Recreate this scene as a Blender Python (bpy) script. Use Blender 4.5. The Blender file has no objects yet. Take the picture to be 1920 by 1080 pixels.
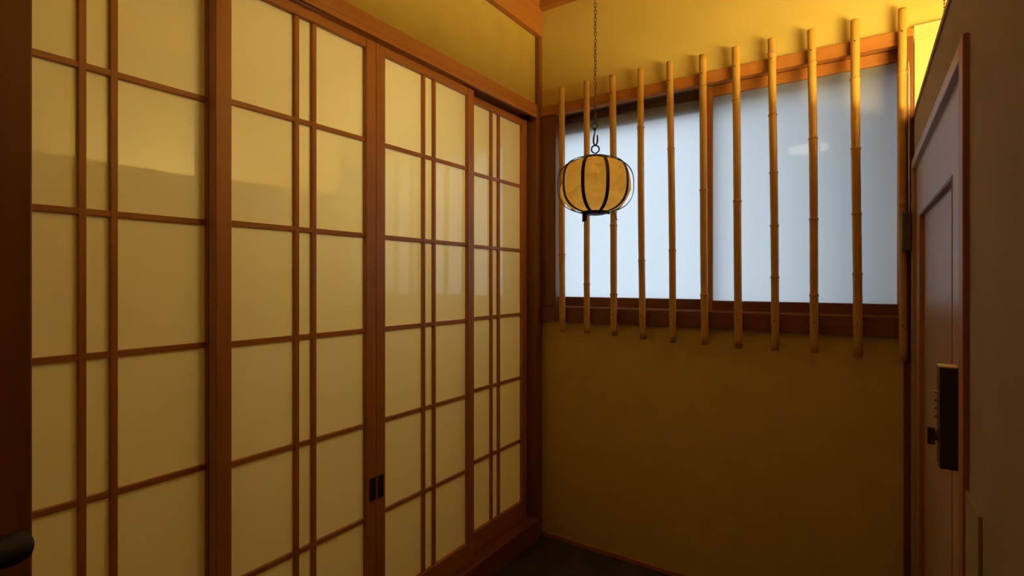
import bpy, bmesh, math, random
from mathutils import Vector, Matrix, noise
random.seed(7)
C = bpy.context.scene.collection
SC = bpy.context.scene
PI = math.pi
H = 1.12                      # camera height above the entry floor; heights below are measured from the camera, then lifted by H

# ------------------------------------------------------------------ camera, sky, exposure
cam_data = bpy.data.cameras.new('camera')
cam_data.sensor_width = 36.0
cam_data.lens = 985.4 / 1920 * 36.0
cam_data.shift_y = -13.5 / 1920
cam_data.clip_start = 0.01
cam = bpy.data.objects.new('camera', cam_data)
cam.location = (0, 0, H)
cam.rotation_euler = (PI / 2, 0, math.radians(33.75))
C.objects.link(cam)
SC.camera = cam

SKY_STRENGTH = 2.65
SKY_COLOR = (0.74, 0.87, 1.0, 1)
LAMP_STRENGTH = 138.0
LAMP_COLOR = (1.0, 0.78, 0.27, 1)
INNER_STRENGTH = 16.0
INNER_COLOR = (1.0, 0.90, 0.50, 1)
CEIL_LAMP_STRENGTH = 3.8
world = bpy.data.worlds.new('overcast_sky')
SC.world = world
world.use_nodes = True
bg = world.node_tree.nodes['Background']
bg.inputs['Color'].default_value = SKY_COLOR
bg.inputs['Strength'].default_value = SKY_STRENGTH

SC.view_settings.view_transform = 'Standard'
SC.view_settings.look = 'None'
SC.view_settings.gamma = 1.0
SC.view_settings.use_curve_mapping = False
SC.view_settings.exposure = 0.0
SC.cycles.max_bounces = 16
SC.cycles.diffuse_bounces = 10
SC.cycles.glossy_bounces = 6
SC.cycles.transmission_bounces = 8


# ------------------------------------------------------------------ materials
def new_mat(name):
    m = bpy.data.materials.new(name)
    m.use_nodes = True
    nt = m.node_tree
    return m, nt, nt.nodes['Principled BSDF']


def noise_color(nt, p, c0, c1, scale=(1, 1, 1), nscale=5.0, detail=5.0, lo=0.3, hi=0.7, bump=0.0, bump_dist=0.002, distortion=0.0):
    tc = nt.nodes.new('ShaderNodeTexCoord')
    mp = nt.nodes.new('ShaderNodeMapping')
    mp.inputs['Scale'].default_value = scale
    nz = nt.nodes.new('ShaderNodeTexNoise')
    nz.inputs['Scale'].default_value = nscale
    nz.inputs['Detail'].default_value = detail
    nz.inputs['Distortion'].default_value = distortion
    rp = nt.nodes.new('ShaderNodeValToRGB')
    rp.color_ramp.elements[0].position = lo
    rp.color_ramp.elements[0].color = (*c0, 1)
    rp.color_ramp.elements[1].position = hi
    rp.color_ramp.elements[1].color = (*c1, 1)
    L = nt.links.new
    L(tc.outputs['Object'], mp.inputs['Vector'])
    L(mp.outputs['Vector'], nz.inputs['Vector'])
    L(nz.outputs['Fac'], rp.inputs['Fac'])
    L(rp.outputs['Color'], p.inputs['Base Color'])
    if bump:
        b = nt.nodes.new('ShaderNodeBump')
        b.inputs['Strength'].default_value = bump
        b.inputs['Distance'].default_value = bump_dist
        L(nz.outputs['Fac'], b.inputs['Height'])
        L(b.outputs['Normal'], p.inputs['Normal'])


def wood(name, axis, c0, c1, rough=0.45, fine=38.0):
    m, nt, p = new_mat(name)
    sc = [1.0, 1.0, 1.0]
    sc[axis] = 0.045
    noise_color(nt, p, c0, c1, sc, fine, 6, 0.25, 0.75, 0.12, 0.0008, 0.4)
    p.inputs['Roughness'].default_value = rough
    return m


WC0, WC1 = (0.36, 0.125, 0.022), (0.47, 0.18, 0.036)
M = {}
for i, ax in enumerate('xyz'):
    M['wood_' + ax] = wood('orange_brown_wood_' + ax, i, WC0, WC1)
    M['dark_wood_' + ax] = wood('dark_brown_wood_' + ax, i, (0.16, 0.050, 0.010), (0.24, 0.080, 0.017))
    M['pale_wood_' + ax] = wood('pale_board_wood_' + ax, i, (0.66, 0.50, 0.20), (0.76, 0.60, 0.27), 0.5, 26)


def plaster(name, c0, c1, rough=0.9):
    m, nt, p = new_mat(name)
    noise_color(nt, p, c0, c1, (1, 1, 1), 9, 8, 0.3, 0.7, 0.10, 0.001)
    p.inputs['Roughness'].default_value = rough
    return m


M['plaster'] = plaster('ochre_plaster', (0.60, 0.44, 0.115), (0.66, 0.49, 0.14))
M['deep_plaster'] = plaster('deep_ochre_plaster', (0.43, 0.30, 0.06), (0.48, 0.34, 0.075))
M['white_plaster'] = plaster('white_plaster', (0.82, 0.76, 0.60), (0.86, 0.80, 0.64))
M['cream'] = plaster('cream_plaster', (0.72, 0.60, 0.30), (0.76, 0.64, 0.34))
M['shaded_wood'] = wood('shade_toned_wood', 0, (0.06, 0.025, 0.008), (0.10, 0.04, 0.012), 0.6)  # shade under the window rail, put into the wood colour
M['tan'] = wood('tan_ceiling_board', 1, (0.33, 0.22, 0.09), (0.40, 0.28, 0.12), 0.6, 20)
M['partition'] = plaster('tan_partition_paint', (0.31, 0.225, 0.095), (0.35, 0.255, 0.11))
M['floor'] = plaster('dark_stone_floor', (0.030, 0.030, 0.020), (0.055, 0.052, 0.035), 0.6)
M['concrete'] = plaster('grey_outside_render', (0.28, 0.28, 0.27), (0.34, 0.34, 0.33))
M['outside_dark'] = plaster('weathered_eave_board', (0.06, 0.055, 0.045), (0.09, 0.085, 0.07))

m, nt, p = new_mat('door_leaf_laminate')
noise_color(nt, p, (0.42, 0.28, 0.18), (0.46, 0.31, 0.20), (1, 1, 0.1), 20, 4)
p.inputs['Roughness'].default_value = 0.35
M['leaf'] = m

# smooth milky sheets in the lattice doors: they mirror the room faintly and carry a few scratches
m, nt, p = new_mat('milky_shoji_sheet')
noise_color(nt, p, (0.63, 0.535, 0.29), (0.66, 0.565, 0.32), (1, 1, 1), 3.0, 4)
tr = nt.nodes.new('ShaderNodeBsdfTranslucent')
tr.inputs['Color'].default_value = (0.30, 0.27, 0.16, 1)
ad = nt.nodes.new('ShaderNodeAddShader')
nt.links.new(p.outputs['BSDF'], ad.inputs[0])
nt.links.new(tr.outputs['BSDF'], ad.inputs[1])
nt.links.new(ad.outputs['Shader'], nt.nodes['Material Output'].inputs['Surface'])
p.inputs['Roughness'].default_value = 0.55
p.inputs['Coat Weight'].default_value = 1.0
p.inputs['Coat Roughness'].default_value = 0.035
p.inputs['Coat IOR'].default_value = 1.58
M['sheet'] = m

# frosted window glass: light scatters through, the indoor face stays glossy
m, nt, p = new_mat('frosted_window_glass')
p.inputs['Base Color'].default_value = (0.17, 0.16, 0.13, 1)
p.inputs['Roughness'].default_value = 0.03
tr = nt.nodes.new('ShaderNodeBsdfTranslucent')
tr.inputs['Color'].default_value = (0.50, 0.515, 0.53, 1)
mx = nt.nodes.new('ShaderNodeAddShader')
nt.links.new(p.outputs['BSDF'], mx.inputs[0])
nt.links.new(tr.outputs['BSDF'], mx.inputs[1])
nt.links.new(mx.outputs['Shader'], nt.nodes['Material Output'].inputs['Surface'])
M['frosted'] = m
m = bpy.data.materials.new('clear_glass_face')
m.use_nodes = True
nt = m.node_tree
for n in list(nt.nodes):
    if n.type == 'BSDF_PRINCIPLED':
        nt.nodes.remove(n)
tp = nt.nodes.new('ShaderNodeBsdfTransparent')
tp.inputs['Color'].default_value = (0.95, 0.97, 0.97, 1)
nt.links.new(tp.outputs['BSDF'], nt.nodes['Material Output'].inputs['Surface'])
M['clear'] = m

m, nt, p = new_mat('bamboo_culm')
noise_color(nt, p, (0.44, 0.22, 0.038), (0.58, 0.34, 0.07), (1, 1, 0.04), 60, 5, 0.3, 0.7, 0.05, 0.0005)
p.inputs['Roughness'].default_value = 0.38
M['bamboo'] = m
m, nt, p = new_mat('bamboo_node')
noise_color(nt, p, (0.34, 0.15, 0.03), (0.45, 0.22, 0.045), (1, 1, 1), 60, 3)
p.inputs['Roughness'].default_value = 0.5
M['node'] = m

m, nt, p = new_mat('amber_lantern_paper')
noise_color(nt, p, (0.80, 0.56, 0.17), (0.88, 0.64, 0.22), (1, 1, 1), 22, 6)
p.inputs['Roughness'].default_value = 0.75
tr = nt.nodes.new('ShaderNodeBsdfTranslucent')
tr.inputs['Color'].default_value = (0.92, 0.70, 0.26, 1)
mx = nt.nodes.new('ShaderNodeMixShader')
mx.inputs['Fac'].default_value = 0.55
nt.links.new(p.outputs['BSDF'], mx.inputs[1])
nt.links.new(tr.outputs['BSDF'], mx.inputs[2])
nt.links.new(mx.outputs['Shader'], nt.nodes['Material Output'].inputs['Surface'])
M['paper'] = m


def metal(name, col, rough, met=1.0):
    m, nt, p = new_mat(name)
    noise_color(nt, p, col, tuple(min(1, c * 1.25) for c in col), (1, 1, 1), 30, 4)
    p.inputs['Roughness'].default_value = rough
    p.inputs['Metallic'].default_value = met
    return m


M['black_iron'] = metal('black_iron', (0.020, 0.016, 0.013), 0.5, 0.6)
M['brown_iron'] = metal('rusty_brown_iron', (0.11, 0.050, 0.022), 0.55, 0.6)
M['lock_metal'] = metal('brass_lock_metal', (0.52, 0.36, 0.12), 0.24, 1.0)
M['brass'] = metal('polished_brass', (0.90, 0.60, 0.15), 0.42, 0.4)
M['lock_case'] = metal('dark_bronze_case', (0.045, 0.038, 0.014), 0.42, 0.2)
M['nail'] = metal('dark_nail', (0.05, 0.03, 0.02), 0.6, 0.5)
M['black'] = metal('black_handle', (0.006, 0.007, 0.007), 0.65, 0.0)
M['box'] = metal('grey_brown_plastic', (0.085, 0.06, 0.038), 0.45, 0.0)
M['white'] = metal('white_cord', (0.75, 0.72, 0.66), 0.5, 0.0)


def emit(name, col, s):
    m = bpy.data.materials.new(name)
    m.use_nodes = True
    nt = m.node_tree
    nt.nodes.remove(nt.nodes['Principled BSDF'])
    e = nt.nodes.new('ShaderNodeEmission')
    e.inputs['Color'].default_value = col
    e.inputs['Strength'].default_value = s
    nt.links.new(e.outputs['Emission'], nt.nodes['Material Output'].inputs['Surface'])
    return m


M['lamp'] = emit('warm_globe_glow', LAMP_COLOR, LAMP_STRENGTH)
M['ceil_lamp'] = emit('ceiling_lamp_glow', (1.0, 0.86, 0.62, 1), CEIL_LAMP_STRENGTH)


# ------------------------------------------------------------------ helpers
ORIGIN = {}


def new_bm():
    return bmesh.new()


def box(bm, x0, x1, y0, y1, z0, z1):
    """axis-aligned box; z measured from camera height"""
    x0, x1 = sorted((x0, x1)); y0, y1 = sorted((y0, y1)); z0, z1 = sorted((z0, z1))
    z0 += H; z1 += H
    v = [bm.verts.new(c) for c in ((x0, y0, z0), (x1, y0, z0), (x1, y1, z0), (x0, y1, z0), (x0, y0, z1), (x1, y0, z1), (x1, y1, z1), (x0, y1, z1))]
    for f in ((3, 2, 1, 0), (4, 5, 6, 7), (0, 1, 5, 4), (1, 2, 6, 5), (2, 3, 7, 6), (3, 0, 4, 7)):
        bm.faces.new([v[i] for i in f])


def bevel(bm, w, seg=1):
    bmesh.ops.bevel(bm, geom=list(bm.edges), offset=w, segments=seg, affect='EDGES', profile=0.5, clamp_overlap=True)


def tube(bm, pts, r, seg=8, cap=True, closed=False):
    """tube through points (z already world)"""
    pts = [Vector(p) for p in pts]
    n = len(pts)
    rings = []
    up = Vector((0, 0, 1))
    prev = None
    for i, p in enumerate(pts):
        if closed:
            t = pts[(i + 1) % n] - pts[i - 1]
        else:
            t = pts[min(i + 1, n - 1)] - pts[max(i - 1, 0)]
        t.normalize()
        if prev is None:
            a = t.cross(up)
            if a.length < 1e-3:
                a = t.cross(Vector((1, 0, 0)))
        else:
            a = prev - t * prev.dot(t)
        a.normalize()
        prev = a
        b = t.cross(a)
        rr = r[i] if isinstance(r, (list, tuple)) else r
        rings.append([bm.verts.new(p + a * (rr * math.cos(2 * PI * k / seg)) + b * (rr * math.sin(2 * PI * k / seg))) for k in range(seg)])
    m = n if closed else n - 1
    for i in range(m):
        A, B = rings[i], rings[(i + 1) % n]
        for k in range(seg):
            bm.faces.new((A[k], A[(k + 1) % seg], B[(k + 1) % seg], B[k]))
    if cap and not closed:
        bm.faces.new(list(reversed(rings[0])))
        bm.faces.new(rings[-1])


def lathe(bm, prof, cx, cy, seg=24, cap=True):
    """profile [(r, z world)] turned about the vertical through cx, cy"""
    rings = [[bm.verts.new((cx + r * math.cos(2 * PI * k / seg), cy + r * math.sin(2 * PI * k / seg), z)) for k in range(seg)] for r, z in prof]
    for A, B in zip(rings, rings[1:]):
        for k in range(seg):
            bm.faces.new((A[k], A[(k + 1) % seg], B[(k + 1) % seg], B[k]))
    if cap:
        bm.faces.new(list(reversed(rings[0])))
        bm.faces.new(rings[-1])


def obj(name, bm, mat, parent=None, smooth=False, kind=None, loc=None):
    me = bpy.data.meshes.new(name)
    bmesh.ops.recalc_face_normals(bm, faces=list(bm.faces))
    org = Vector((0, 0, 0))
    if parent is not None:
        org = ORIGIN[parent.name]
    if parent is None and loc is not None:
        org = Vector(loc)
    bm.transform(Matrix.Translation(-org))
    bm.to_mesh(me)
    bm.free()
    mats = mat if isinstance(mat, (list, tuple)) else [mat]
    for mm in mats:
        me.materials.append(mm)
    if smooth:
        for pgn in me.polygons:
            pgn.use_smooth = True
    o = bpy.data.objects.new(name, me)
    C.objects.link(o)
    if parent is not None:
        o.parent = parent
    elif loc is not None:
        o.location = loc
    ORIGIN[o.name] = org
    if kind:
        o['kind'] = kind
    return o


def thing(name, loc, label=None, cat=None, group=None, kind=None):
    o = bpy.data.objects.new(name, None)
    o.empty_display_size = 0.05
    o.location = loc
    C.objects.link(o)
    ORIGIN[o.name] = Vector(loc)
    tag(o, label, cat, group, kind)
    return o


def tag(o, label=None, cat=None, group=None, kind=None):
    if label: o['label'] = label
    if cat: o['category'] = cat
    if group: o['group'] = group
    if kind: o['kind'] = kind
    return o


def bx(name, dims, mat, parent=None, bev=0.0015, kind=None):
    bm = new_bm()
    box(bm, *dims)
    if bev:
        bevel(bm, bev)
    return obj(name, bm, mat, parent, kind=kind)


def struct(name, dims, mat, label, cat, bev=0.0):
    o = bx(name, dims, mat, None, bev, 'structure')
    return tag(o, label, cat)


# ------------------------------------------------------------------ room shell
XB = -1.30            # blind wall behind the sliding doors
YB = 2.0              # back wall plaster
XR = 0.126            # partition face
YN = -2.3             # wall behind the camera
XF = 0.60             # wall of the lamp room beyond the partition
ZF, ZC = -H, 1.25     # floor and ceiling
PT = 0.482            # partition top

struct('floor', (XB - 0.1, XF + 0.1, YN - 0.1, YB + 0.1, ZF - 0.1, ZF), M['floor'], 'dark stone entry floor at the foot of the lattice doors', 'floor')
struct('ceiling', (XB - 0.1, XF + 0.1, YN - 0.1, YB + 0.14, ZC, ZC + 0.1), M['tan'], 'brown wooden ceiling above the crown beams', 'ceiling')
# left wall: plaster band over the lintel, blind backing behind the doors, plain stretch nearer than the doors
bm = new_bm()
box(bm, XB, -1.2, YN, YB, 0.74, ZC)
box(bm, XB - 0.1, XB, YN, 0.1645, ZF, ZC)
box(bm, XB - 0.1, XB, 0.1645, YB + 0.1, 0.74, ZC)
box(bm, XB, -1.2, YN, 0.1645, ZF, 0.74)
tag(obj('wall_left', bm, M['deep_plaster'], kind='structure'), 'ochre plaster wall above the lattice sliding doors', 'wall')
# back wall with the window opening
WX0, WX1, WZ0, WZ1 = -1.135, 0.10, -0.155, 0.735
bm = new_bm()
box(bm, XB, XF + 0.1, YB, YB + 0.1, ZF, WZ0)
box(bm, XB, XF + 0.1, YB, YB + 0.1, WZ1, ZC)
box(bm, XB, WX0, YB, YB + 0.1, WZ0, WZ1)
box(bm, WX1, XF + 0.1, YB, YB + 0.1, WZ0, WZ1)
tag(obj('wall_back', bm, M['plaster'], kind='structure'), 'ochre plaster wall around the barred window', 'wall')
# partition on the right with the small door opening, cap on top
DY0, DY1, DZ1 = 1.02, 1.935, 0.345
bm = new_bm()
box(bm, XR, XR + 0.05, YN, DY0, ZF, PT)
box(bm, XR, XR + 0.05, DY0, DY1, DZ1, PT)
box(bm, XR, XR + 0.05, DY1, YB, ZF, PT)
tag(obj('wall_right', bm, M['partition'], kind='structure'), 'tan partition wall around the small door, stopping short of the ceiling', 'wall')
struct('trim_1', (XR - 0.004, XR + 0.054, YN, YB - 0.004, PT, PT + 0.010), M['wood_y'], 'thin wooden cap along the top of the right partition', 'trim', 0.001)
struct('wall_front', (XB - 0.1, XF + 0.1, YN - 0.1, YN, ZF, ZC), M['dark_wood_z'], 'dark wooden wall behind the camera', 'wall')
struct('wall_far', (XF, XF + 0.1, YN, YB, ZF, ZC), M['white_plaster'], 'cream wall of the lamp room beyond the partition', 'wall')

XI = -3.0
bm = new_bm()
box(bm, XI - 0.1, XI, -0.5, 2.3, ZF, ZC)
box(bm, XI, XB - 0.1, -0.5, -0.4, ZF, ZC)
box(bm, XI, XB, YB + 0.1, YB + 0.2, ZF, ZC)
tag(obj('wall_inner', bm, M['cream'], kind='structure'), 'cream walls of the room behind the lattice doors', 'wall')
struct('ceiling_inner', (XI - 0.1, XB - 0.1, -0.5, 2.3, ZC, ZC + 0.1), M['cream'], 'ceiling of the room behind the lattice doors', 'ceiling')
struct('floor_inner', (XI - 0.1, XB - 0.1, -0.5, 2.3, ZF - 0.1, ZF), M['pale_wood_y'], 'floor of the room behind the lattice doors', 'floor')

# corner post, crown beams, lintel, sill
bm = new_bm()
box(bm, XB, -1.176, 1.955, YB + 0.02, ZF, 0.765)
box(bm, XB, -1.178, 1.978, YB + 0.02, 0.765, ZC)
bevel(bm, 0.0015)
tag(obj('trim_2', bm, M['dark_wood_z'], kind='structure'), 'brown corner post between the lattice doors and the window wall', 'post')
struct('trim_3', (XB, -1.172, YN, YB, 1.072, ZC), M['wood_y'], 'deep brown crown beam above the left plaster band', 'beam', 0.002)
struct('trim_4', (-1.178, XF, YB - 0.03, YB + 0.01, 1.185, ZC), M['wood_x'], 'brown crown rail above the window wall', 'beam', 0.002)
# lintel with two grooves
bm = new_bm()
box(bm, XB, -1.178, 0.14, 1.985, 0.725, 0.766)
box(bm, -1.19, -1.178, 0.14, 1.985, 0.709, 0.725)
box(bm, XB, -1.262, 0.14, 1.985, 0.690, 0.725)
bevel(bm, 0.0012)
tag(obj('trim_5', bm, M['wood_y'], kind='structure'), 'long grooved lintel over the lattice sliding doors', 'lintel')
struct('trim_6', (XB, -1.165, 0.14, 1.955, ZF, -1.03), M['dark_wood_y'], 'dark wooden sill under the lattice sliding doors', 'sill', 0.003)
struct('baseboard_back', (-1.176, XR, YB - 0.006, YB + 0.005, ZF, -1.102), M['wood_x'], 'thin wooden strip along the foot of the window wall', 'baseboard', 0.001)
struct('trim_7', (0.102, XR - 0.0005, YB - 0.022, YB + 0.01, ZF + 0.001, 0.735), M['dark_wood_z'], 'dark post between the window and the small door', 'post', 0.0015)
# picture rail over the window: carries on into the lamp room
struct('trim_8', (-1.176, XR, YB - 0.018, YB + 0.02, 0.718, 0.760), M['wood_x'], 'orange wooden rail above the window behind the bamboo tops', 'rail', 0.0015)
struct('trim_9', (XR, XF, YB - 0.016, YB + 0.02, 0.726, 0.768), M['pale_wood_x'], 'pale wooden rail on the bright wall beyond the partition', 'rail', 0.0015)
# board panel under that rail, beyond the partition
brd = thing('trim_10', (0.13, YB, ZF + H), 'pale board cladding under the rail beyond the partition', 'cladding', None, 'structure')
x = XR + 0.002
k = 0
while x < XF - 0.01:
    x1 = min(x + 0.178, XF)
    bx('board', (x, x1 - 0.002, YB - 0.012, YB + 0.004, ZF, 0.726), M['pale_wood_z'], brd, 0.001)
    x = x1

# ------------------------------------------------------------------ lattice sliding doors (shoji style)
DW_LABEL = [
    'leftmost lattice sliding door, partly behind the dark near door',
    'second lattice sliding door from the left, with a stray glow on its sheets',
    'third lattice sliding door from the left, finger pull on its left edge',
    'rightmost narrow-looking lattice sliding door, next to the corner post',
]
RAILS = [0.410, 0.132, -0.145, -0.4205, -0.6945]


def shoji(n, y0, y1, xf):
    """door with front face at xf, spanning y0..y1"""
    ST, T = 0.036, 0.030
    zt, zb, gt, gb = 0.703, -1.03, 0.676, -0.957
    d = thing('door_%d' % n, (xf - T / 2, (y0 + y1) / 2, zb + H), DW_LABEL[n - 1], 'sliding door', 'lattice sliding doors along the left wall', 'structure')
    bx('stile', (xf - T, xf, y0, y0 + ST, zb, zt), M['wood_z'], d)
    bx('stile', (xf - T, xf, y1 - ST, y1, zb, zt), M['wood_z'], d)
    bx('top_rail', (xf - T, xf - 0.001, y0 + ST, y1 - ST, gt, zt), M['wood_y'], d)
    bx('bottom_rail', (xf - T, xf - 0.001, y0 + ST, y1 - ST, zb, gb), M['wood_y'], d)
    yc = (y0 + y1) / 2
    MW = 0.0125
    vy = [yc - 0.0255, yc + 0.0255]
    mf = xf - 0.005           # muntin face
    gf = xf - 0.0145          # sheet face
    for v in vy:
        bx('vertical_muntin', (gf - 0.006, mf, v - MW / 2, v + MW / 2, gb, gt), M['wood_z'], d, 0.001)
    for z in RAILS:
        bx('horizontal_muntin', (gf - 0.006, mf - 0.001, y0 + ST, y1 - ST, z - MW / 2, z + MW / 2), M['wood_y'], d, 0.001)
    ys = [y0 + ST, vy[0], vy[1], y1 - ST]
    zs = [gt] + RAILS + [gb]
    for i in range(3):
        for j in range(6):
            a = ys[i] + (MW / 2 if i else 0)
            b = ys[i + 1] - (MW / 2 if i < 2 else 0)
            t = zs[j] - (MW / 2 if j else 0)
            u = zs[j + 1] + (MW / 2 if j < 5 else 0)
            bm = new_bm()
            box(bm, gf - 0.004, gf, a - 0.001, b + 0.001, u - 0.001, t + 0.001)
            for f in bm.faces:
                f.material_index = 0 if f.calc_center_median().x > gf - 0.001 else 1
            obj('pane', bm, [M['sheet'], M['clear']], d)
    return d


shoji(1, 0.165, 0.640, -1.228)
d2 = shoji(2, 0.604, 1.066, -1.194)
d3 = shoji(3, 1.0664, 1.536, -1.194)
shoji(4, 1.498, 1.956, -1.228)
# finger pulls let into the two meeting stiles
for dd, ya, yb in ((d2, 1.042, 1.063), (d3, 1.0715, 1.0925)):
    bm = new_bm()
    box(bm, -1.1955, -1.1925, ya, yb, -0.643, -0.578)
    bevel(bm, 0.001)
    pull = obj('finger_pull', bm, M['black'], dd)
    pull['label'] = 'small dark finger pull'
    bm = new_bm()
    for (a, b, c, e) in ((ya - 0.0015, ya + 0.0005, -0.6445, -0.5765), (yb - 0.0005, yb + 0.0015, -0.6445, -0.5765), (ya, yb, -0.6445, -0.6425), (ya, yb, -0.5785, -0.5765)):
        box(bm, -1.195, -1.1915, a, b, c, e)
    obj('pull_rim', bm, M['dark_wood_z'], pull)

# ------------------------------------------------------------------ window
wf = thing('window_1', ((WX0 + WX1) / 2, YB + 0.04, WZ0 + H), 'wide two-sash window of frosted glass behind the bamboo bars', 'window', None, 'structure')
bx('window_sill', (-1.1755, WX1 + 0.002, YB - 0.016, YB + 0.095, WZ0 - 0.018, -0.112), M['dark_wood_x'], wf)
bx('sash_track', (WX0, WX1, YB + 0.012, YB + 0.016, -0.112, -0.108), M['wood_x'], wf, 0.0008)
bx('window_head', (WX0, WX1, YB - 0.0165, YB + 0.095, 0.7185, WZ1), M['shaded_wood'], wf)
bx('window_jamb', (-1.1755, -1.103, YB - 0.012, YB + 0.012, -0.112, 0.7175), M['dark_wood_z'], wf)
bx('window_jamb', (WX1 - 0.008, WX1, YB - 0.005, YB + 0.095, -0.112, 0.722), M['dark_wood_z'], wf)


def sash(x0, x1, y0, y1, ls, rs, top, bot, yg, wm, wt):
    bx('sash_stile', (x0, x0 + ls, y0, y1, -0.110, 0.718), wm, wf)
    bx('sash_stile', (x1 - rs, x1, y0, y1, -0.110, 0.718), wm, wf)
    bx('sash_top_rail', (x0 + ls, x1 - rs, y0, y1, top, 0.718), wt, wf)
    bx('sash_bottom_rail', (x0 + ls, x1 - rs, y0, y1, -0.110, bot), M['dark_wood_x'], wf)
    # pane: clear outer sheet, frosted indoor face
    bm = new_bm()
    box(bm, x0 + ls - 0.003, x1 - rs + 0.003, yg, yg + 0.004, bot - 0.003, top + 0.003)
    bm.faces.ensure_lookup_table()
    for f in bm.faces:
        f.material_index = 0 if f.calc_center_median().y < yg + 0.001 else 1
    o = obj('pane', bm, [M['frosted'], M['clear']], wf)
    return o


sash(WX0 + 0.001, -0.462, YB + 0.052, YB + 0.078, 0.006, 0.040, 0.692, -0.070, YB + 0.064, M['dark_wood_z'], M['shaded_wood'])
sash(-0.498, WX1 - 0.006, YB + 0.020, YB + 0.046, 0.036, 0.006, 0.680, -0.073, YB + 0.032, M['wood_z'], M['wood_x'])

# outside: board over the glass, unseen eave and wall added to dim it, ground
struct('trim_11', (-1.30, 0.30, YB + 0.079, YB + 0.112, 0.640, 0.80), M['outside_dark'], 'weathered board outside over the top of the frosted window', 'board')
struct('trim_12', (-0.50, 1.40, YB + 0.10, YB + 0.355, 0.84, 0.87), M['outside_dark'], 'unseen eave board added outside to darken the top of the right pane', 'eave')
struct('wall_outside_added', (-0.12, 2.6, YB + 0.36, YB + 0.5, ZF - 0.3, 2.6), M['concrete'], 'unseen grey wall added outside to dim the right half of the window', 'wall')
struct('floor_outside', (-6, 6, YB + 0.11, YB + 8, ZF - 0.4, ZF - 0.3), M['concrete'], 'grey ground outside the window', 'ground')

# ------------------------------------------------------------------ bamboo bars
BAM = [  # top node heights etc: (x mid, x top, z top, z bottom, nodes, label)
    (-1.059, -1.063, .817, -.215, [.111, .47], 'leftmost bamboo bar, beside the dark corner post'),
    (-.944, -.947, .820, -.216, [-.012, .40], 'bamboo bar seen behind the left half of the hanging lantern'),
    (-.827, -.832, .819, -.219, [.221, -.054], 'bamboo bar seen behind the right half of the hanging lantern'),
    (-.711, -.718, .820, -.226, [.593, .079], 'first bamboo bar to the right of the lantern'),
    (-.594, -.602, .821, -.231, [.495, .114], 'second bamboo bar to the right of the lantern, before the bright left pane'),
    (-.478, -.485, .818, -.231, [.703, .329, -.051], 'middle bamboo bar, in front of the stile where the two window sashes meet'),
    (-.364, -.372, .818, -.235, [.633, .279], 'bamboo bar just right of the stile where the sashes meet'),
    (-.249, -.256, .819, -.234, [.769, .561, .366, .187, .012], 'many-jointed bamboo bar, fourth counted from the right end'),
    (-.133, -.140, .818, -.234, [.710, .463, .201, -.046], 'bamboo bar third from the right end, beside a pale reflection in the glass'),
    (-.016, -.021, .817, -.238, [.633, .414, .21, .022], 'yellow-topped bamboo bar second from the right end, in front of the grey pane'),
    (.099, .098, .819, -.240, [.627, .229], 'rightmost bamboo bar, brightly lit at its top beside the partition'),
]
YBAM = YB - 0.0320
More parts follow.
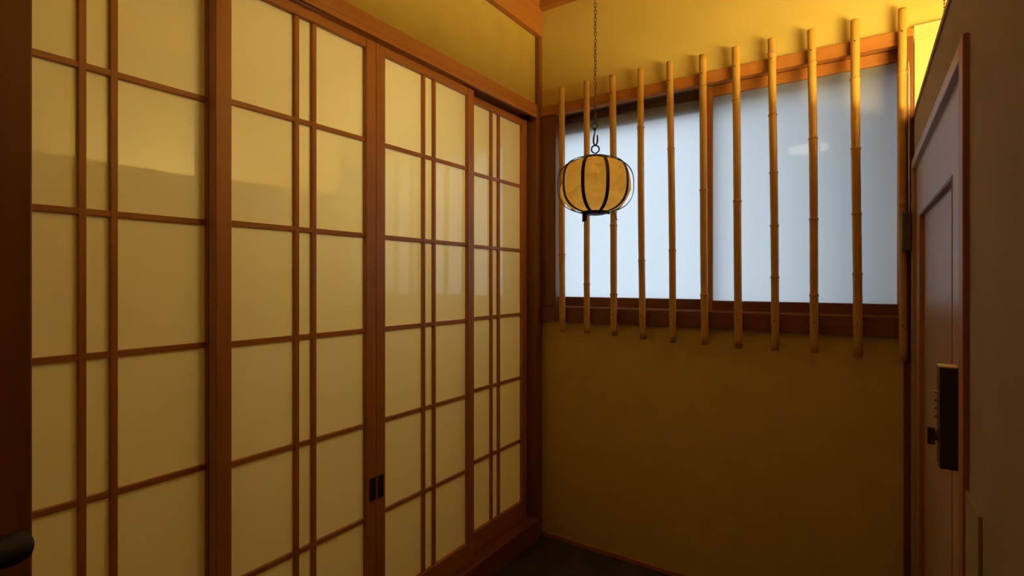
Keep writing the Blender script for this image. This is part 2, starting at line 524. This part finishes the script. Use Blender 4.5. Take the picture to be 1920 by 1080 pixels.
for i, (xm, xt, zt, zb, nodes, lab) in enumerate(BAM):
    rnd = random.Random(i)
    R0 = 0.0128 + 0.0006 * rnd.uniform(-1, 1) - (0.0018 if i == 10 else 0)
    ph = rnd.uniform(0, 6)

    def axis(z):
        t = (z - 0.04) / (zt - 0.04)
        return xm + (xt - xm) * t + 0.0012 * math.sin(z * 5 + ph)

    t = thing('bamboo_bar', (xm, YBAM, zb + H), lab, 'bamboo bar', 'bamboo bars across the frosted window')
    nodes = sorted(nodes)
    zs = {zb, zt}
    z = zb
    while z < zt:
        zs.add(round(z, 4)); z += 0.03
    for n in nodes:
        for dz in (-0.02, -0.007, -0.003, 0, 0.003, 0.007, 0.02):
            if zb < n + dz < zt:
                zs.add(n + dz)
    zs = sorted(zs)
    zs = [zs[0]] + [b for a, b in zip(zs, zs[1:]) if b - a > 0.0012]
    bm = new_bm()
    seg = 18
    rings = []
    for z in zs:
        r = R0
        for n in nodes:
            dd = z - n
            r += 0.0017 * math.exp(-(dd / 0.0042) ** 2)
            if 0 < dd < 0.05:
                r -= 0.0007 * (1 - dd / 0.05)
            if -0.04 < dd < 0:
                r += 0.0004 * (1 + dd / 0.04)
        cx = axis(z)
        flat = 0.80 if z > zt - 0.10 else 1.0     # the shaved tops are flatter at the back
        ring = []
        for k in range(seg):
            a = 2 * PI * k / seg
            yy = r * math.sin(a)
            ring.append(bm.verts.new((cx + r * math.cos(a), YBAM + (yy if yy < 0 else yy * flat), z + H)))
        rings.append(ring)
    # hollow ends: the tube wall turns in at top and bottom
    def inner(ring, z, depth):
        c = Vector((sum(v.co.x for v in ring) / seg, sum(v.co.y for v in ring) / seg, z + H))
        a = [bm.verts.new(c + (v.co - c) * 0.66) for v in ring]
        b = [bm.verts.new(c + (v.co - c) * 0.62 + Vector((0, 0, depth))) for v in ring]
        return a, b
    ta, tb = inner(rings[-1], zs[-1], -0.02)
    ba, bb = inner(rings[0], zs[0], 0.02)
    allr = [bb, ba] + rings + [ta, tb]
    for A, B in zip(allr, allr[1:]):
        for k in range(seg):
            bm.faces.new((A[k], A[(k + 1) % seg], B[(k + 1) % seg], B[k]))
    bm.faces.new(list(reversed(bb)))
    bm.faces.new(tb)
    culm = obj('culm', bm, M['bamboo'], t, smooth=True)
    for n in nodes:
        bm = new_bm()
        c = axis(n)
        lathe(bm, [(R0 + 0.0006, n - 0.003 + H), (R0 + 0.0022, n - 0.0012 + H), (R0 + 0.0022, n + 0.0008 + H), (R0 + 0.0006, n + 0.0022 + H)], c, YBAM, 18, False)
        obj('node_ring', bm, M['node'], t, smooth=True)
    for zn in (0.748, -0.135):
        bm = new_bm()
        c = axis(zn)
        y0 = YBAM - R0
        tube(bm, [(c - 0.001, y0 - 0.0016, zn + H), (c - 0.001, y0 + 0.0024, zn + H)], 0.0022, 8)
        obj('nail', bm, M['nail'], t)

# ------------------------------------------------------------------ chain and lantern
LX, LY, LZ = -0.660, 1.432, 0.283
NL = 72
ztop_chain, zbot_chain = ZC, 0.470
ch = thing('hanging_chain', (LX, LY, ZC + H), 'thin rusty chain hanging from the ceiling down to the lantern', 'chain')


def link_mesh(rot):
    bm = new_bm()
    hw, hl, r = 0.0034, 0.0040, 0.0011
    pts = []
    for k in range(14):
        a = 2 * PI * k / 14
        pts.append((hw * math.cos(a) * math.cos(rot), hw * math.cos(a) * math.sin(rot), hw * math.sin(a) + (hl if math.sin(a) > 0.01 else (-hl if math.sin(a) < -0.01 else 0)) * 0.6))
    tube(bm, pts, r, 6, closed=True)
    me = bpy.data.meshes.new('link')
    bm.to_mesh(me); bm.free()
    me.materials.append(M['brown_iron'])
    for pgn in me.polygons:
        pgn.use_smooth = True
    return me


pitch = (ztop_chain - 0.012 - zbot_chain) / NL
meshes = [link_mesh(0.35), link_mesh(0.35 + PI / 2)]
for k in range(NL):
    o = bpy.data.objects.new('link', meshes[k % 2])
    o.location = (0.0006 * math.sin(k * 0.9), 0, (zbot_chain + pitch * (k + 0.5)) - ZC)
    o.rotation_euler = (0, 0, 0.5 * math.sin(k * 0.28))
    C.objects.link(o)
    o.parent = ch
# ceiling screw hook
bm = new_bm()
tube(bm, [(LX, LY, ZC + H), (LX, LY, ZC + H - 0.008)] + [(LX + 0.006 * math.sin(a), LY, ZC + H - 0.014 + 0.006 * math.cos(a)) for a in [0.2 + 0.45 * j for j in range(11)]], 0.0014, 8)
obj('ceiling_hook', bm, M['black_iron'], ch, smooth=True)
# camera-facing frame for the hook and the lantern
fw = Vector((LX, LY, 0)).normalized()
rt = Vector((fw.y, -fw.x, 0))


def P(u, w, z):           # u right, w away from the window viewer, z from camera height
    return Vector((LX, LY, 0)) + rt * u + fw * w + Vector((0, 0, z + H))


bm = new_bm()
tube(bm, [P(-0.002 + 0.0085 * math.cos(a), 0, 0.4585 + 0.0085 * math.sin(a)) for a in [2 * PI * j / 18 for j in range(18)]], 0.0012, 7, closed=True)
obj('end_ring', bm, M['black_iron'], ch, smooth=True)
bm = new_bm()
tube(bm, [P(u, 0, z) for u, z in ((-0.002, 0.452), (-0.0005, 0.446), (-0.002, 0.436), (-0.0045, 0.425), (-0.0055, 0.415), (-0.004, 0.406), (0.0, 0.402), (0.004, 0.405), (0.0062, 0.412), (0.0064, 0.422), (0.0058, 0.432))], [0.0019] * 3 + [0.0025] * 7 + [0.0016], 8)
tube(bm, [P(-0.002 + 0.003 * math.cos(a), 0.001, 0.449 + 0.003 * math.sin(a)) for a in [2 * PI * j / 12 for j in range(12)]], 0.0013, 7, closed=True)
obj('s_hook', bm, M['black_iron'], ch, smooth=True)

lan = thing('paper_lantern', (LX, LY, LZ - 0.09 + H), 'round amber paper lantern in a black strap cage, hanging in front of the window', 'lantern')
RC, HC = 0.1115, 0.083     # cage


def sup(t, e=2.6):
    """superellipse profile: t in -pi/2..pi/2 -> (radius factor, height factor)"""
    c, s = math.cos(t), math.sin(t)
    return abs(c) ** (2 / e), math.copysign(abs(s) ** (2 / e), s)


# paper: wrinkled barrel
bm = new_bm()
rows, cols = 13, 30
prnd = random.Random(11)
rings = []
for i in range(rows + 1):
    t = -PI / 2 + 0.20 + (PI - 0.40) * i / rows
    ring = []
    for k in range(cols):
        edge = 0.0 if i in (0, rows) else 1.0
        a = 2 * PI * (k + edge * prnd.uniform(-0.33, 0.33) + 0.5 * (i % 2)) / cols
        r, h = sup(t + edge * prnd.uniform(-0.055, 0.055))
        d = Vector((math.cos(a), math.sin(a), h * 0.8))
        n1 = noise.noise(d * 2.2 + Vector((3.1, 0, 0)))
        n2 = 1 - abs(noise.noise(d * 3.1 + Vector((0, 7.7, 0)))) * 2
        wr = edge * (0.007 * n1 + 0.011 * (n2 - 0.75) + prnd.uniform(-0.0050, 0.0030)) * (0.3 + 0.7 * math.cos(t))
        rr = min((RC - 0.0065) * r + wr, (RC - 0.003) * r)
        v = Vector((LX, LY, LZ + H)) - rt * 0.002 + Vector((rr * math.cos(a), rr * math.sin(a), (HC - 0.004) * h))
        ring.append(bm.verts.new(v))
    rings.append(ring)
for q, (A, B) in enumerate(zip(rings, rings[1:])):
    for k in range(cols):
        k1 = (k + 1) % cols
        if q % 2 == 0:
            bm.faces.new((A[k], A[k1], B[k])); bm.faces.new((A[k1], B[k1], B[k]))
        else:
            bm.faces.new((A[k], A[k1], B[k1])); bm.faces.new((A[k], B[k1], B[k]))
obj('paper_shade', bm, M['paper'], lan, smooth=False)
bm = new_bm()
bmesh.ops.create_uvsphere(bm, u_segments=14, v_segments=8, radius=0.014, matrix=Matrix.Translation((LX, LY, LZ + H)))
tube(bm, [(LX, LY, LZ - 0.08 + H), (LX, LY, LZ - 0.012 + H)], 0.006, 10)
obj('added_bulb', bm, emit('added_bulb_glow', (1.0, 0.74, 0.30, 1), 9.0), lan, smooth=True)  # bulb added to brighten the lantern paper from inside
# cage straps
base_ang = math.atan2(-fw.y, -fw.x)
for j in range(10):
    a = base_ang + math.radians(18 + 36 * j)
    rad = Vector((math.cos(a), math.sin(a), 0))
    tan = Vector((-math.sin(a), math.cos(a), 0))
    bm = new_bm()
    prev = None
    w, th = 0.0048, 0.0009
    for i in range(25):
        t = -PI / 2 + 0.24 + (PI - 0.48) * i / 24
        r, h = sup(t)
        r2, h2 = sup(t + 0.01)
        tg = (rad * (RC * (r2 - r)) + Vector((0, 0, HC * (h2 - h)))).normalized()
        nn = tg.cross(tan)
        c = Vector((LX, LY, LZ + H)) + rad * (RC * r) + Vector((0, 0, HC * h))
        q = [bm.verts.new(c + tan * (sx * w) + nn * (sy * th)) for sx, sy in ((-1, -1), (1, -1), (1, 1), (-1, 1))]
        if prev:
            for k in range(4):
                bm.faces.new((prev[k], prev[(k + 1) % 4], q[(k + 1) % 4], q[k]))
        else:
            bm.faces.new(list(reversed(q)))
        prev = q
    bm.faces.new(prev)
    obj('strap', bm, M['black_iron'], lan)
# rings, base and fittings
rtop = RC * sup(PI / 2 - 0.24)[0]
ztp = HC * sup(PI / 2 - 0.24)[1]
bm = new_bm()
lathe(bm, [(rtop - 0.016, LZ + ztp - 0.0015 + H), (rtop + 0.003, LZ + ztp - 0.0015 + H), (rtop + 0.003, LZ + ztp + 0.002 + H), (rtop - 0.016, LZ + ztp + 0.002 + H)], LX, LY, 28, False)
for k in range(2):
    a = PI / 2 * k + 0.4
    dx, dy = math.cos(a) * (rtop - 0.01), math.sin(a) * (rtop - 0.01)
    tube(bm, [(LX - dx, LY - dy, LZ + ztp + H), (LX + dx, LY + dy, LZ + ztp + H)], 0.0016, 6)
obj('top_ring', bm, M['black_iron'], lan)
bm = new_bm()
tube(bm, [P(0, 0, LZ + ztp - 0.002), P(0, 0, LZ + ztp + 0.014)] + [P(0.0115 * math.sin(a), 0, LZ + ztp + 0.0255 - 0.0115 * math.cos(a)) for a in [0.15 + 2 * PI * j / 16 for j in range(16)]], 0.0022, 8)
obj('eye_loop', bm, M['black_iron'], lan, smooth=True)
zb = LZ - ztp
bm = new_bm()
lathe(bm, [(0.004, zb - 0.005 + H), (rtop - 0.012, zb - 0.006 + H), (rtop + 0.004, zb - 0.002 + H), (rtop + 0.004, zb + 0.003 + H), (0.004, zb + 0.003 + H)], LX, LY, 28)
obj('base_plate', bm, M['black_iron'], lan)
bm = new_bm()
tube(bm, [P(-0.031, 0.0, zb - 0.003), P(-0.0315, 0, zb - 0.018), P(-0.0322, 0, zb - 0.026)], [0.0075, 0.0072, 0.004], 10)
tube(bm, [P(-0.037, 0.0, zb - 0.020), P(-0.037, 0, zb - 0.027)], 0.0015, 6)
obj('socket_stub', bm, M['black_iron'], lan, smooth=True)
bm = new_bm()
tube(bm, [P(u, -0.002, zb + z) for u, z in ((0.052, 0.002), (0.056, -0.003), (0.059, -0.010), (0.0600, -0.017), (0.0615, -0.0215), (0.0655, -0.0225))], 0.0014, 7)
obj('wire_hook', bm, M['black_iron'], lan, smooth=True)
for u, w in ((0.012, -0.04), (0.038, -0.03), (-0.02, -0.045)):
    bm = new_bm()
    c = P(u, w, zb - 0.006)
    lathe(bm, [(0.003, c.z - 0.003), (0.0035, c.z), (0.003, c.z + 0.003)], c.x, c.y, 8)
    obj('screw', bm, M['black_iron'], lan)

# ------------------------------------------------------------------ small door in the partition
d5 = thing('door_5', (XR, (DY0 + DY1) / 2, ZF + H), 'small tan door with a recessed panel in the right partition', 'door', None, 'structure')
CP = 0.0075               # casing stands proud of the partition
bx('door_casing_head', (XR - CP, XR + 0.02, DY0 + 0.004, DY1 + 0.024, DZ1 - 0.016, DZ1 + 0.008), M['leaf'], d5, 0.001)
bx('door_casing_jamb', (XR - CP, XR + 0.02, DY0 - 0.034, DY0 + 0.004, ZF + 0.001, DZ1 + 0.010), M['wood_z'], d5, 0.001)
bx('door_casing_jamb', (XR - CP, XR + 0.02, DY1 - 0.004, DY1 + 0.024, ZF + 0.001, DZ1 - 0.016), M['leaf'], d5, 0.001)
LF = XR + 0.003           # leaf face
PY0, PY1, PZ1, PZ0 = 1.185, 1.842, 0.184, -0.95
leaf = None
bm = new_bm()
box(bm, LF, LF + 0.03, DY0 + 0.006, PY0, ZF + 0.008, DZ1 - 0.015)
box(bm, LF, LF + 0.03, PY1, DY1 - 0.006, ZF + 0.008, DZ1 - 0.015)
box(bm, LF, LF + 0.03, PY0, PY1, PZ1, DZ1 - 0.015)
box(bm, LF, LF + 0.03, PY0, PY1, ZF + 0.008, PZ0)
leaf = obj('door_leaf', bm, M['leaf'], d5)
bx('recessed_panel', (LF + 0.012, LF + 0.024, PY0 - 0.004, PY1 + 0.004, PZ0 - 0.004, PZ1 + 0.004), M['leaf'], d5, 0)
mld = 0.004
bx('panel_moulding', (LF + 0.001, LF + 0.012, PY1 - mld, PY1 + 0.0005, PZ0, PZ1), M['wood_z'], d5, 0)
bx('panel_moulding', (LF + 0.001, LF + 0.012, PY0 + 0.0005, PY1 - mld, PZ1 - mld, PZ1 + 0.0005), M['dark_wood_y'], d5, 0)
bx('panel_moulding', (LF - 0.001, LF + 0.012, PY0 - 0.0005, PY0 + mld, PZ0, PZ1), M['wood_z'], d5, 0)
bx('panel_moulding', (LF + 0.001, LF + 0.012, PY0 + mld, PY1 - mld, PZ0 - 0.0005, PZ0 + mld), M['wood_y'], d5, 0)
# push button lock
KY0, KY1, KZ0, KZ1 = 1.118, 1.156, -0.312, -0.143
bm = new_bm()
box(bm, LF - 0.024, LF + 0.001, KY0, KY1, KZ0, KZ1)
bevel(bm, 0.0025, 2)
lock = obj('push_button_lock', bm, M['lock_case'], d5)
lock['label'] = 'dark bronze push button lock with a thumb turn'
bx('brass_cap', (LF - 0.0235, LF + 0.0005, KY0 + 0.001, KY1 - 0.001, KZ1 - 0.001, KZ1 + 0.0015), M['brass'], lock, 0.0005)['label'] = 'brass top cap'
for j in range(4):
    z = -0.186 - 0.0135 * j
    bm = new_bm()
    for yc in (1.128,):
        tube(bm, [(LF - 0.023, yc, z + H), (LF - 0.0285, yc, z + H), (LF - 0.030, yc, z + H)], [0.0024, 0.0024, 0.0018], 10)
    obj('push_button', bm, M['lock_metal'], lock, smooth=False)
bm = new_bm()
tube(bm, [(LF - 0.023, 1.140, -0.262 + H), (LF - 0.029, 1.140, -0.262 + H)], 0.008, 14)
box(bm, LF - 0.038, LF - 0.028, 1.134, 1.146, -0.277, -0.249)
obj('thumb_turn', bm, M['lock_case'], lock)

# low board beside the casing
struct('trim_13', (XR - 0.0045, XR + 0.002, 0.886, DY0 - 0.034, ZF + 0.001, -0.300), M['partition'], 'low flat board on the partition beside the near door jamb', 'board', 0.0008)

# small box and cord on the dark post
sb = thing('sensor_box', (0.107, 1.935, 0.145 + H), 'small grey-brown box on the door casing beside the rightmost bamboo bar', 'sensor')
bm = new_bm()
box(bm, 0.0950, XR - CP, 1.926, 1.944, 0.086, 0.202)
bevel(bm, 0.0025, 2)
obj('box_case', bm, M['box'], sb)
bx('front_cover', (0.0985, XR - CP - 0.002, 1.9235, 1.9265, 0.090, 0.198), M['box'], sb, 0.001)
bm = new_bm()
tube(bm, [(0.1130, 1.948, z + H) for z in (0.190, 0.30, 0.42, 0.52, 0.60)] + [(0.1130, 1.955, 0.63 + H), (0.1130, 1.976, 0.66 + H)], 0.0013, 8)
cord = obj('white_cord', bm, M['white'], None, smooth=True)
tag(cord, 'thin white cord running down between the rightmost bamboo bar and the door casing', 'cord')

# ------------------------------------------------------------------ open door at the near left with a black lever
d6 = thing('door_6', (-0.745, -0.2, ZF + H), 'dark brown edge of an open door at the left, very near the camera', 'door', None, 'structure')
bx('door_leaf', (-0.762, -0.725, -0.62, 0.179, ZF + 0.01, 0.86), M['dark_wood_z'], d6, 0.0015)
bm = new_bm()
hz = -0.261
tube(bm, [(-0.7255, 0.125, hz + H), (-0.716, 0.125, hz + H)], [0.024, 0.022], 18)
tube(bm, [(-0.718, 0.125, hz + H), (-0.690, 0.125, hz + H)], 0.010, 12)
tube(bm, [(-0.690, 0.06, hz + H), (-0.686, 0.09, hz + H), (-0.686, 0.13, hz + H), (-0.687, 0.158, hz + H), (-0.688, 0.166, hz + H), (-0.688, 0.170, hz + H)], [0.010, 0.0135, 0.0155, 0.0150, 0.0125, 0.006], 14)
hd = obj('lever_handle', bm, M['black'], d6, smooth=True)
hd['label'] = 'black lever handle'

# ------------------------------------------------------------------ lamps; the one behind the lattice doors is added
LPX, LPZ, LPY0, LPY1 = 0.46, 0.40, 0.95, 1.66
lp = thing('strip_lamp', (XF, (LPY0 + LPY1) / 2, LPZ + H), 'warm tube lamp on the wall of the room beyond the partition', 'lamp')
bm = new_bm()
tube(bm, [(LPX, LPY0, LPZ + H), (LPX, LPY1, LPZ + H)], 0.03, 20)
obj('tube', bm, M['lamp'], lp, smooth=False)
for ye in (LPY0, LPY1):
    bm = new_bm()
    box(bm, LPX - 0.03, XF, ye - 0.012, ye + 0.012, LPZ - 0.012, LPZ + 0.012)
    tube(bm, [(LPX, ye - 0.012, LPZ + H), (LPX, ye + 0.012, LPZ + H)], 0.035, 20)
    obj('bracket', bm, M['black_iron'], lp)

bm = new_bm()
for k in range(95):
    bmesh.ops.create_icosphere(bm, subdivisions=1, radius=0.0028, matrix=Matrix.Translation((0.160, 1.60, ZC - 0.003 - 0.0078 * k + H)))
tube(bm, [(0.160, 1.60, ZC + H), (0.160, 1.60, ZC - 0.745 + H)], 0.0007, 5)
tag(obj('pull_chain', bm, M['brown_iron'], smooth=True), 'thin bead chain hanging just beyond the partition, at the top right', 'chain')

cl = thing('ceiling_lamp', (-0.42, -1.50, ZC + H), 'round flat ceiling lamp behind the camera', 'lamp')
bm = new_bm()
lathe(bm, [(0.165, ZC + H - 0.0005), (0.165, ZC - 0.02 + H)], -0.42, -1.50, 32)
obj('lamp_base', bm, M['white'], cl)
bm = new_bm()
lathe(bm, [(0.158, ZC - 0.02 + H), (0.158, ZC - 0.04 + H), (0.13, ZC - 0.055 + H), (0.07, ZC - 0.062 + H)], -0.42, -1.50, 32)
obj('lamp_diffuser', bm, M['ceil_lamp'], cl, smooth=True)

ip = thing('door_backlight', (-1.80, 1.18, ZF + H), 'unseen dim lamp added behind the lattice doors to backlight them', 'lamp')  # added light source so the door sheets are lit from behind
bm = new_bm()
lathe(bm, [(0.12, ZF + H), (0.12, ZF + 0.02 + H), (0.015, ZF + 0.03 + H), (0.015, 0.27 + H)], -1.80, 1.18, 20)
obj('lamp_stand', bm, M['black_iron'], ip)
bm = new_bm()
lathe(bm, [(0.03, 0.27 + H), (0.11, 0.32 + H), (0.14, 0.43 + H), (0.11, 0.54 + H), (0.03, 0.59 + H)], -1.80, 1.18, 24)
obj('backlight_globe', bm, emit('door_backlight_glow', INNER_COLOR, INNER_STRENGTH), ip, smooth=True)
